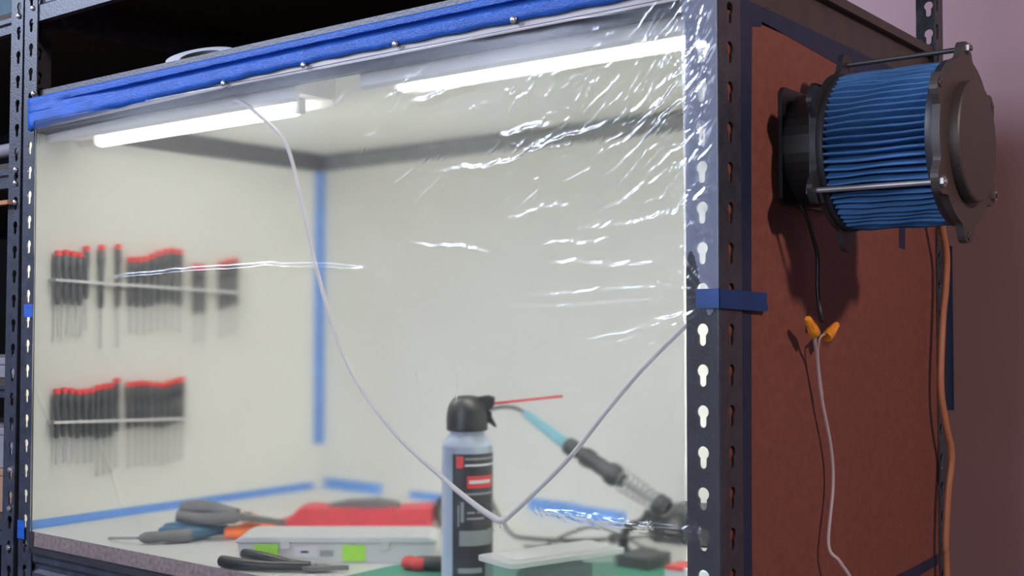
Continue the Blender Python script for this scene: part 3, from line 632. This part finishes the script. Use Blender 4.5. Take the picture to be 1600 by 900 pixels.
# trigger cap
g = G(); sd = Vector((-cd.y, cd.x, 0)); capO = Vector((CX, CY, 0))
if sd.x < 0: sd = -sd
prev = None; nseg = 28
prof = [(0.0240, 0.1865), (0.0252, 0.1875), (0.0252, 0.2020), (0.0243, 0.2100), (0.0220, 0.2180), (0.0175, 0.2245), (0.0110, 0.2280), (0.0, 0.2290)]
g.lathe([(0, 0.1862)]+prof, (CX, CY, 0), (0,0,1), 40); g.make('cap', M['black'], t, smooth=True)
g = G(); g.prism([(0.000, 0.209), (0.026, 0.209), (0.0330, 0.2170), (0.0340, 0.2265), (0.026, 0.2290), (0.012, 0.2268), (0.0, 0.2285)], capO-cd*0.007, sd, (0,0,1), cd, 0.014); g.make('nozzle', M['black'], t, bevel=0.0015)
g = G(); g.prism([(0.020, 0.210), (0.0300, 0.209), (0.0300, 0.203), (0.0360, 0.1915), (0.0345, 0.1895), (0.0270, 0.1950), (0.022, 0.196)], capO-cd*0.004, sd, (0,0,1), cd, 0.008); g.make('trigger', M['black'], t, bevel=0.001)
s0 = capO+sd*0.033+Vector((0,0,0.2190)); s1 = capO + sd*0.1165 + Vector((0,0,0.2275))
g = G(); g.cyl(s0, s1, 0.0016, seg=10); g.make('straw', M['red'], t, smooth=True)

# ------------------------------------------------------------------ soldering iron in its stand
t = thing('soldering_iron', (-0.31, 0.34, 0.09), 'light blue handled soldering iron leaning in a coil holder', 'soldering iron')
hA = Vector((-0.4864, 0.34, 0.1916)); hB = Vector((-0.4154, 0.34, 0.1523)); hC = Vector((-0.3232, 0.34, 0.1095))
g = G(); L = (hB-hA).length; g.lathe([(0.0048, 0), (0.0062, 0.004), (0.0072, L*0.5), (0.0088, L)], hA, hB-hA, 20); g.make('handle', M['lightblue'], t, smooth=True)
g = G(); L = (hC-hB).length; pr = [(0.0088, 0), (0.0118, 0.003), (0.0122, 0.014), (0.0100, 0.018), (0.0092, 0.024), (0.0092, 0.029), (0.0128, 0.033), (0.0128, 0.044), (0.0105, 0.050), (0.0112, 0.060), (0.0112, 0.072), (0.0150, 0.078), (0.0150, 0.088), (0.0105, 0.094), (0.0090, L)]
g.lathe(pr, hB, hC-hB, 22); g.make('grip', M['softblack'], t, smooth=True)
g = G(); e = (hC-hB).normalized(); g.lathe([(0.0045, 0), (0.0045, 0.040), (0.0030, 0.046), (0.0005, 0.056)], hC, e, 14); g.make('barrel', M['shaft'], t, smooth=True)
g = G(); g.tube([hA, (-0.4985, 0.3405, 0.1965), (-0.5150, 0.341, 0.1985), (-0.5380, 0.342, 0.1965), (-0.5600, 0.343, 0.1890), (-0.582, 0.350, 0.165), (-0.592, 0.365, 0.120), (-0.585, 0.385, 0.06), (-0.560, 0.400, 0.010), (-0.53, 0.41, 0.0032), (-0.48, 0.43, 0.0032), (-0.44, 0.47, 0.0032), (-0.40, 0.495, 0.008), (-0.380, 0.5085, 0.012)], 0.0026, 10, 8); g.make('cable', M['softblack'], t, smooth=True)
t = thing('iron_stand', (-0.31, 0.35, MZ), 'black soldering stand with a silvery wire coil holding the iron', 'stand')
g = G(); g.prism([(-0.022, -0.03), (0.030, -0.03), (0.034, 0.0), (0.030, 0.03), (-0.022, 0.03)], (-0.305, 0.350, 0.0), (1,0,0), (0,1,0), (0,0,1), 0.018); g.make('base', M['softblack'], t, bevel=0.003)
g = G(); g.tube([(-0.330, 0.352, 0.016), (-0.333, 0.353, 0.035), (-0.320, 0.352, 0.050), (-0.300, 0.351, 0.060), (-0.292, 0.351, 0.072)], 0.0055, 12, 6); g.make('arm', M['softblack'], t, smooth=True)
g = G(); pts = []; u_ = e.orthogonal().normalized(); v_ = e.cross(u_); cc0 = hC-e*0.004
for k in range(9*12+1):
    a = 2*PI*k/12; s_ = k/(9*12); pts.append(cc0+e*(0.078*s_)+(u_*math.cos(a)+v_*math.sin(a))*(0.0158-0.0055*s_))
g.tube(pts, 0.0009, 6, 1); g.make('coil', M['rod'], t, smooth=True)
g = G(); g.lathe([(0.0125, 0), (0.0138, 0.001), (0.0138, 0.014), (0.0115, 0.017)], cc0+e*0.0585, e, 20, cap=False); g.make('collar', M['softblack'], t, smooth=True)

# soldering station box, pale box beside the post
t = thing('soldering_station', (-0.30, 0.55, 0.0), 'black soldering station box at the back near the right post', 'soldering station')
g = G(); g.prism([(0, 0.003), (0.118, 0.003), (0.118, 0.042), (0.108, 0.049), (0.010, 0.049), (0, 0.040)], (-0.392, 0.512, 0), (1,0,0), (0,0,1), (0,1,0), 0.090); g.make('case', M['softblack'], t, bevel=0.003)
g = G(); g.prism([(0.006, 0.008), (0.112, 0.008), (0.112, 0.039), (0.006, 0.037)], (-0.392, 0.5112, 0), (1,0,0), (0,0,1), (0,1,0), 0.0008); g.make('face_plate', M['black'], t)
g = G(); g.lathe([(0.010, 0), (0.009, 0.009), (0, 0.010)], (-0.345, 0.511, 0.028), (0,-1,0), 20); g.make('knob', M['grey'], t, smooth=True)
g = G(); g.lathe([(0.003, 0), (0.002, 0.002), (0, 0.0022)], (-0.318, 0.511, 0.040), (0,-1,0), 12); g.make('indicator', M['label_white'], t)
g = G(); [g.cyl((-0.392+a, 0.512+b, 0), (-0.392+a, 0.512+b, 0.004), 0.005) for a in (0.01, 0.108) for b in (0.01, 0.08)]; g.make('feet', M['black'], t)
t = thing('small_carton', (-0.205, 0.300, MZ), 'small white carton with a red stripe beside the right post', 'carton')
g = G(); g.box((-0.232, 0.290, MZ), (-0.160, 0.330, MZ+0.016)); g.make('box', M['label_white'], t, bevel=0.001)
g = G(); g.box((-0.2325, 0.2895, MZ+0.0165-0.004), (-0.2060, 0.3305, MZ+0.0164)); g.make('stripe', M['red'], t)

# loose leads on the worktop
g = G()
g.tube([(-0.375, 0.235, 0.0045), (-0.395, 0.290, 0.0045), (-0.430, 0.345, 0.008), (-0.465, 0.385, 0.012), (-0.440, 0.400, 0.0045), (-0.400, 0.395, 0.0045), (-0.360, 0.400, 0.012), (-0.340, 0.385, 0.0045)], 0.0024, 8, 6)
tag(g.make('test_lead', M['softblack'], smooth=True), 'black looped lead behind the clear container', 'cable')
g = G()
g.tube([(-0.500, 0.355, 0.0035), (-0.478, 0.375, 0.0035), (-0.455, 0.392, 0.018), (-0.425, 0.420, 0.030), (-0.395, 0.440, 0.020), (-0.365, 0.450, 0.0045), (-0.335, 0.44, 0.0045)], 0.0022, 8, 6)
tag(g.make('test_lead', M['grey'], smooth=True), 'dark grey lead arching between the can and the iron stand', 'cable')
t = thing('alligator_clip', (-0.335, 0.36, MZ), 'black clip with a bright metal jaw at the foot of the iron stand', 'clip')
g = G(); g.tube([(-0.362, 0.372, 0.026), (-0.345, 0.362, 0.031), (-0.325, 0.342, 0.030)], 0.0070, 12, 5); g.make('sleeve', M['black'], t, smooth=True)
g = G(); g.cyl((-0.362, 0.372, 0.026), (-0.380, 0.380, 0.020), 0.0045, 0.0012, 10); g.make('jaw', M['shaft'], t, smooth=True)

# clear container with lid
t = thing('clear_container', (-0.31, 0.14, MZ), 'clear plastic container with a cloudy lid right of the spray can', 'container')
FL = Vector((-0.2751, 0.0400, 0)); fl = 0.1656; fu = Vector((0.279, 0.960, 0)).normalized(); fv = Vector((-fu.y, fu.x, 0))
def rrect(L, W, r, n=5, o=0.0):
    P = []
    for (cx, cy_, a0) in ((L-r, r, -PI/2), (L-r, W-r, 0), (r, W-r, PI/2), (r, r, PI)):
        for k in range(n+1):
            a = a0+PI/2*k/n; P.append((cx+(r+o)*math.cos(a), cy_+(r+o)*math.sin(a)))
    return P
W_ = 0.070
g = G(); g.prism(rrect(fl-0.012, W_-0.010, 0.006), FL+fu*0.006+fv*0.005+Vector((0,0,MZ+0.0018)), fu, fv, (0,0,1), 0.0435, [[(0.0015+p[0]*(1-0.003/(fl-0.012)), 0.0015+p[1]*(1-0.003/(W_-0.010))) for p in rrect(fl-0.012, W_-0.010, 0.006)][::-1]])
g.prism(rrect(fl-0.012, W_-0.010, 0.006), FL+fu*0.006+fv*0.005+Vector((0,0,MZ)), fu, fv, (0,0,1), 0.0016); g.make('tub', M['frost'], t)
g = G(); g.prism(rrect(fl, W_, 0.008), FL+Vector((0,0,0.0484)), fu, fv, (0,0,1), 0.0056); g.make('lid', M['lid'], t, bevel=0.0015)
g = G(); g.prism(rrect(fl-0.03, W_-0.026, 0.006), FL+fu*0.015+fv*0.013+Vector((0,0,0.0541)), fu, fv, (0,0,1), 0.0014); g.make('lid_panel', M['lid'], t, bevel=0.0006)
g = G(); g.prism([(0.040, 0.0052), (0.120, 0.0052), (0.120, 0.040), (0.070, 0.040), (0.046, 0.032)], FL+fv*0.008, fu, (0,0,1), fv, 0.045)
tag(g.make('foam_block', M['teal']), 'dark teal block inside the clear container', 'foam block')

# ------------------------------------------------------------------ fan on the brown panel
FY, FZ = 0.191, 0.4965; XP = -0.0030
t = thing('case_fan', (XP, FY, FZ-0.06), 'black square fan screwed to the brown panel behind the filter', 'fan')
def circ(cy_, cz, r, n=40): return [(cy_+r*math.cos(2*PI*k/n), cz+r*math.sin(2*PI*k/n)) for k in range(n)]
for a_, b_ in ((XP+0.0002, XP+0.0046), (XP+0.0335, XP+0.0385)):
    g = G(); pl_ = [(FY+sx*0.06*c, FZ+sz*0.06*s_) for (sx, sz, c, s_) in ((-1,-1,1,.9),(-1,-1,.9,1),(1,-1,.9,1),(1,-1,1,.9),(1,1,1,.9),(1,1,.9,1),(-1,1,.9,1),(-1,1,1,.9))]
    g.prism(pl_, (a_, 0, 0), (0,1,0), (0,0,1), (1,0,0), b_-a_, [circ(FY, FZ, 0.0565)]); g.make('frame', M['black'], t)
g = G(); g.prism(circ(FY, FZ, 0.0592), (XP+0.0047, 0, 0), (0,1,0), (0,0,1), (1,0,0), 0.0287, [circ(FY, FZ, 0.0565)]); g.make('shroud', M['black'], t)
g = G(); g.lathe([(0.019, 0), (0.019, 0.024), (0.016, 0.027), (0, 0.027)], (XP+0.006, FY, FZ), (1,0,0), 28); g.make('hub', M['black'], t, smooth=True)
for k in range(7):
    g = G(); a0 = 2*PI*k/7; rows = []
    for i in range(5):
        r_ = 0.0192+0.0355*i/4; row = []
        for j in range(4):
            a = a0+(0.62+0.1*i/4)*j/3+0.05*i; row.append((XP+0.010+0.018*j/3-0.002*math.sin(j), FY+r_*math.cos(a), FZ+r_*math.sin(a)))
        rows.append([g.bm.verts.new(p) for p in row])
    for A, B_ in zip(rows, rows[1:]):
        for j in range(3): g._f([A[j], A[j+1], B_[j+1], B_[j]])
    o = g.make('blade', M['black'], t, smooth=True); s_ = o.modifiers.new('thick', 'SOLIDIFY'); s_.thickness = 0.0012
for sy in (-1, 1):
    for sz in (-1, 1):
        g = G(); g.lathe([(0.0040, 0), (0.0040, 0.0040), (0.0022, 0.0045), (0.0022, 0.0065), (0, 0.0067)], (XP+0.0386, FY+sy*0.0525, FZ+sz*0.0525), (1,0,0), 14); g.make('screw', M['rod_dark'], t, smooth=True)

# cartridge filter between its two lobed plates -----------------------------------
AY, AZ = 0.1815, 0.4895
t = thing('cartridge_filter', (0.043, AY, AZ-0.09), 'blue pleated cartridge filter clamped between two lobed plates, jutting from the brown panel', 'filter')
XB0, XB1, XC0, XC1 = 0.0448, 0.0505, 0.1625, 0.1700
def lobed(extra=0.0155):
    P = []
    for k in range(180):
        a = 2*PI*k/180; dmin = min(abs((a-(PI/2+q*PI/3)+PI) % (2*PI)-PI) for q in range(6))
        P.append((AY+(0.0815+extra*math.exp(-(dmin/0.17)**4))*math.cos(a), AZ+(0.0815+extra*math.exp(-(dmin/0.17)**4))*math.sin(a)))
    return P
g = G(); g.prism(lobed(0.0195), (XB0, 0, 0), (0,1,0), (0,0,1), (1,0,0), XB1-XB0, [circ(AY, AZ, 0.052)]); g.make('back_plate', M['plate_dark'], t, bevel=0.0006)
g = G(); g.prism(lobed(), (XC0, 0, 0), (0,1,0), (0,0,1), (1,0,0), XC1-XC0); ep = g.make('end_plate', M['plate'], t, bevel=0.0006)
g = G(); g.lathe([(0.0585, 0), (0.0585, 0.0085), (0.0570, 0.0100), (0.052, 0.0106), (0, 0.0106)], (XC1, AY, AZ), (1,0,0), 72); g.make('raised_disc', M['plate'], t, smooth=True)
for a_, b_ in ((XB1, XB1+0.006), (XC0-0.007, XC0)):
    g = G(); g.lathe([(0.0500, 0), (0.0800, 0), (0.0805, 0.001), (0.0805, b_-a_), (0.0500, b_-a_), (0.0500, 0)], (a_, AY, AZ), (1,0,0), 72, cap=False); g.make('gasket', M['plate_dark'], t, smooth=True)
g = G(); npl = 66; rows = []; random.seed(9)
jit = [random.uniform(-0.35, 0.35) for _ in range(npl)]; jr = [random.uniform(-0.0012, 0.0006) for _ in range(npl)]
nX = 14
for i in range(nX+1):
    x = XB1+0.005 + (XC0-0.006-XB1-0.005)*i/nX; row = []
    for k in range(npl):
        for (fr, rad) in ((0.0, 0.0655), (0.36, 0.0785), (0.5, 0.0792), (0.64, 0.0785)):
            sway = 0.18*math.sin(PI*i/nX)*jit[k] + 0.16*math.sin(2.2*PI*i/nX+k*0.7)*0.5
            a = 2*PI*(k+fr+(sway if fr > 0 else 0))/npl
            r_ = rad+(jr[k]+0.0006*math.sin(i*0.9+k) if fr > 0 else 0)
            row.append(g.bm.verts.new((x, AY+r_*math.cos(a), AZ+r_*math.sin(a))))
    rows.append(row)
for A, B_ in zip(rows, rows[1:]):
    n = len(A)
    for k in range(n): g._f([A[k], A[(k+1) % n], B_[(k+1) % n], B_[k]])
g.make('pleats', M['pleat'], t, smooth=True)
for k in (0, 2, 4):
    a = PI/2+k*PI/3; y_, z_ = AY+0.0905*math.cos(a), AZ+0.0905*math.sin(a)
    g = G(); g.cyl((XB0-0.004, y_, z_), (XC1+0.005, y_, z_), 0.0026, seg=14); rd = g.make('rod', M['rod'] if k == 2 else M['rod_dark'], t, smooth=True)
    for xx in (XB0-0.0035, XC1+0.0001):
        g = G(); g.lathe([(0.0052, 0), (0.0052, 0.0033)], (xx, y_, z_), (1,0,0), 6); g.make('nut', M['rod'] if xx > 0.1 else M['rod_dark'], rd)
for k in (1, 3, 5):
    a = PI/2+k*PI/3; y_, z_ = AY+0.0905*math.cos(a), AZ+0.0905*math.sin(a)
    g = G(); g.lathe([(0.0040, 0), (0.0040, 0.0012), (0.0018, 0.0013), (0.0018, 0.0005)], (XC1+0.0001, y_, z_), (1,0,0), 18, cap=False); g.lathe([(0, 0), (0.0018, 0), (0.0018, 0.0005), (0, 0.0005)], (XC1+0.0001, y_, z_), (1,0,0), 12); g.make('bolt_hole', M['rod_dark'], t)

# wiring under the fan ---------------------------------------------------------
g = G(); g.tube([(0.012, 0.1500, 0.4372), (0.014, 0.1560, 0.4280), (0.013, 0.1679, 0.4212), (0.010, 0.1860, 0.4050), (0.010, 0.1965, 0.3861), (0.010, 0.1962, 0.3524), (0.014, 0.1925, 0.328), (0.018, 0.1880, 0.3175)], 0.0024, 10, 8)
tag(g.make('fan_wire', M['wire_black'], smooth=True), 'black twin wire hanging from the fan to the yellow connectors', 'wire')
g = G()
g.tube([(0.020, 0.1660, 0.3080), (0.016, 0.1745, 0.2960), (0.012, 0.1889, 0.279), (0.009, 0.2056, 0.2383), (0.009, 0.2294, 0.1827), (0.009, 0.2336, 0.1415), (0.011, 0.2158, 0.0831), (0.022, 0.2180, 0.0664), (0.030, 0.2293, 0.0464), (0.034, 0.236, 0.02), (0.03, 0.24, -0.06)], 0.0019, 10, 8)
g.tube([(0.020, 0.1985, 0.3060), (0.016, 0.1860, 0.3000), (0.012, 0.1905, 0.279), (0.009, 0.2080, 0.2383)], 0.0014, 10, 8)
tag(g.make('lamp_wire', M['wire_white'], smooth=True), 'thin pinkish white wire running down the brown panel from the yellow connectors', 'wire')
def nut(p0, p1, label):
    p0, p1 = Vector(p0), Vector(p1); L = (p1-p0).length; t = thing('wire_connector', p1, label, 'wire connector', 'yellow wire connectors')
    g = G(); g.lathe([(0.0, 0), (0.0028, 0.0003), (0.0036, 0.002), (0.0044, L*0.5), (0.0056, L*0.62), (0.0060, L*0.95), (0.0052, L)], p0, p1-p0, 18); g.make('shell', M['yellow'], t, smooth=True)
    g = G()
    q = Vector((0,0,1)).rotation_difference((p1-p0).normalized())
    for k in range(8):
        a = 2*PI*k/8; c = q @ Vector((math.cos(a), math.sin(a), 0))
        g.cyl(p0+(p1-p0)*0.15+c*0.0034, p0+(p1-p0)*0.92+c*0.0056, 0.0006, seg=6)
    g.make('ribs', M['yellow'], t)
nut((0.022, 0.1430, 0.3210), (0.020, 0.1655, 0.3050), 'yellow wire connector tilting left under the filter')
nut((0.020, 0.2220, 0.3150), (0.020, 0.1940, 0.3010), 'yellow wire connector tilting right under the filter')
g = G(); g.tube([(0.022, 0.5500, 0.46), (0.020, 0.5640, 0.4350), (0.020, 0.5785, 0.4032), (0.018, 0.5790, 0.36), (0.015, 0.5760, 0.3202), (0.015, 0.5654, 0.2379), (0.018, 0.5733, 0.1883), (0.020, 0.5895, 0.1459), (0.017, 0.5829, 0.0966), (0.015, 0.577, 0.0314), (0.015, 0.5800, -0.0142), (0.015, 0.58, -0.3), (0.02, 0.585, -0.949)], 0.0043, 12, 8)
g.tube([(0.022, 0.5500, 0.46), (0.022, 0.556, 0.485), (0.020, 0.590, 0.510), (0.014, 0.640, 0.515), (-0.010, 0.652, 0.50), (-0.03, 0.655, 0.45), (-0.05, 0.655, 0.2), (-0.05, 0.655, -0.9)], 0.0043, 12, 8)
tag(g.make('extension_cord', M['cord_orange'], smooth=True), 'thick tan extension cord hanging beside the rear post', 'cord')

# ------------------------------------------------------------------ roll on top of the enclosure
t = thing('tape_roll', (-0.865, 0.075, 0.6576), 'white roll leaning on top of the enclosure behind the beam', 'roll')
g = G(); tl = math.radians(28); ax = Matrix.Rotation(0.45, 3, 'Z') @ Vector((0, -math.sin(tl), math.cos(tl))); c = Vector((-0.868, 0.080, 0.6640+0.050*math.sin(tl)))
g.lathe([(0.030, 0), (0.050, 0), (0.050, 0.012), (0.030, 0.012), (0.030, 0)], c, ax, 56, cap=False); g.make('tape_winding', M['label_white'], t, smooth=True)
g = G(); g.lathe([(0.0275, -0.0005), (0.0298, -0.0005), (0.0298, 0.0125), (0.0275, 0.0125), (0.0275, -0.0005)], c, ax, 48, cap=False); g.make('core', M['grey'], t, smooth=True)

# ------------------------------------------------------------------ neighbouring rack at the far left
nb = thing('shelving_unit', (-1.80, 0.30, -0.95), 'dark slotted shelving rack cut off at the left edge', 'shelving unit')
g = G(); flange(g, (0, 0, 0), (-1, 0, 0), 0.034, 0.0120, -0.90, 1.15, 0.58, (0, 1, 0)); flange(g, (0, 0.0022, 0), (0, 1, 0), 0.034, 0.017, -0.90, 1.15, 0.58, (-1, 0, 0))
bmesh.ops.transform(g.bm, matrix=Matrix.Translation((-1.2105, 0.0, 0.78)) @ Matrix.Rotation(0.011, 4, 'Y') @ Matrix.Translation((0, 0, -0.78)), verts=g.bm.verts); g.make('post', M['steel'], nb)
g = G(); flange(g, (-1.2120, 0.60, 0), (-1, 0, 0), 0.034, 0.017, -0.95, 1.15, 0.58, (0, -1, 0)); g.make('post', M['steel'], nb)
g = G(); flange(g, (-2.4, 0.0, 0), (1, 0, 0), 0.034, 0.017, -0.95, 1.15, 0.58, (0, 1, 0)); g.make('post', M['steel'], nb)
g = G(); flange(g, (-2.4, 0.60, 0), (1, 0, 0), 0.034, 0.017, -0.95, 1.15, 0.58, (0, -1, 0)); g.make('post', M['steel'], nb)
for (z0, z1) in ((0.775, 0.800), (0.530, 0.560), (0.200, 0.2190), (-0.03, 0.005)):
    beam_x(-2.39, -1.222, 0.003, 1, z0, z1).make('beam', M['steel'], nb); beam_x(-2.39, -1.222, 0.596, -1, z0, z1).make('beam', M['steel'], nb)
    g = G(); g.box((-2.39, 0.006, z1), (-1.250, 0.594, z1+0.010)); g.make('shelf_board', M['darkboard'], nb)
for z in (0.797, 0.556, 0.505, 0.535, 0.03, -0.03, 0.09): bolt(-1.2215-(0.78-z)*0.011, -0.001, z, (0,-1,0), nb)
g = G(); g.box((-2.3, -0.012, 0.502), (-1.2290, -0.001, 0.5085)); tag(g.make('wooden_slat', M['cord_orange']), 'thin orange wooden slat in the rack at the left edge', 'slat')
g = G(); g.lathe([(0.0, 0), (0.011, 0), (0.011, 0.6), (0, 0.6)], (-1.246, 0.03, 0.5985-0.012+0.011), (-1, 0.03, 0.0), 20); 
tag(g.make('pipe', M['boxgrey'], smooth=True), 'pale grey pipe lying in the rack at the left edge', 'pipe')
g = G(); g.box((-1.36, 0.08, 0.5705), (-1.262, 0.20, 0.596)); tag(g.make('red_box', M['red'], bevel=0.002), 'small red box under the pale pipe in the left rack', 'box')
def carton(lo, hi, m, label):
    c = thing('storage_carton', ((lo[0]+hi[0])/2, (lo[1]+hi[1])/2, lo[2]), label, 'box')
    g = G(); g.box(lo, (hi[0], hi[1], hi[2]-0.012)); g.make('body', M[m], c, bevel=0.002)
    g = G(); g.box((lo[0]-0.002, lo[1]-0.002, hi[2]-0.0118), (hi[0]+0.002, hi[1]+0.002, hi[2])); g.make('lid', M[m], c, bevel=0.002)
carton((-1.50, 0.020, 0.2295), (-1.250, 0.20, 0.262), 'boxgrey', 'pale grey box at the left edge, level with the lower tool rack')
carton((-1.50, 0.020, 0.0155), (-1.250, 0.20, 0.085), 'cardboard', 'brown box on the lowest visible shelf of the left rack')
carton((-1.50, 0.020, 0.0855), (-1.252, 0.18, 0.150), 'boxgrey', 'mauve grey box stacked on the brown box in the left rack')
carton((-1.52, 0.06, 0.8105), (-1.26, 0.30, 0.90), 'teal', 'dark box on the top visible shelf of the left rack')

# ------------------------------------------------------------------ lift the whole place so that the room floor lies at height zero
for o in list(S.objects):
    if o.parent is None: o.location.z += BENCH
bpy.context.view_layer.update()
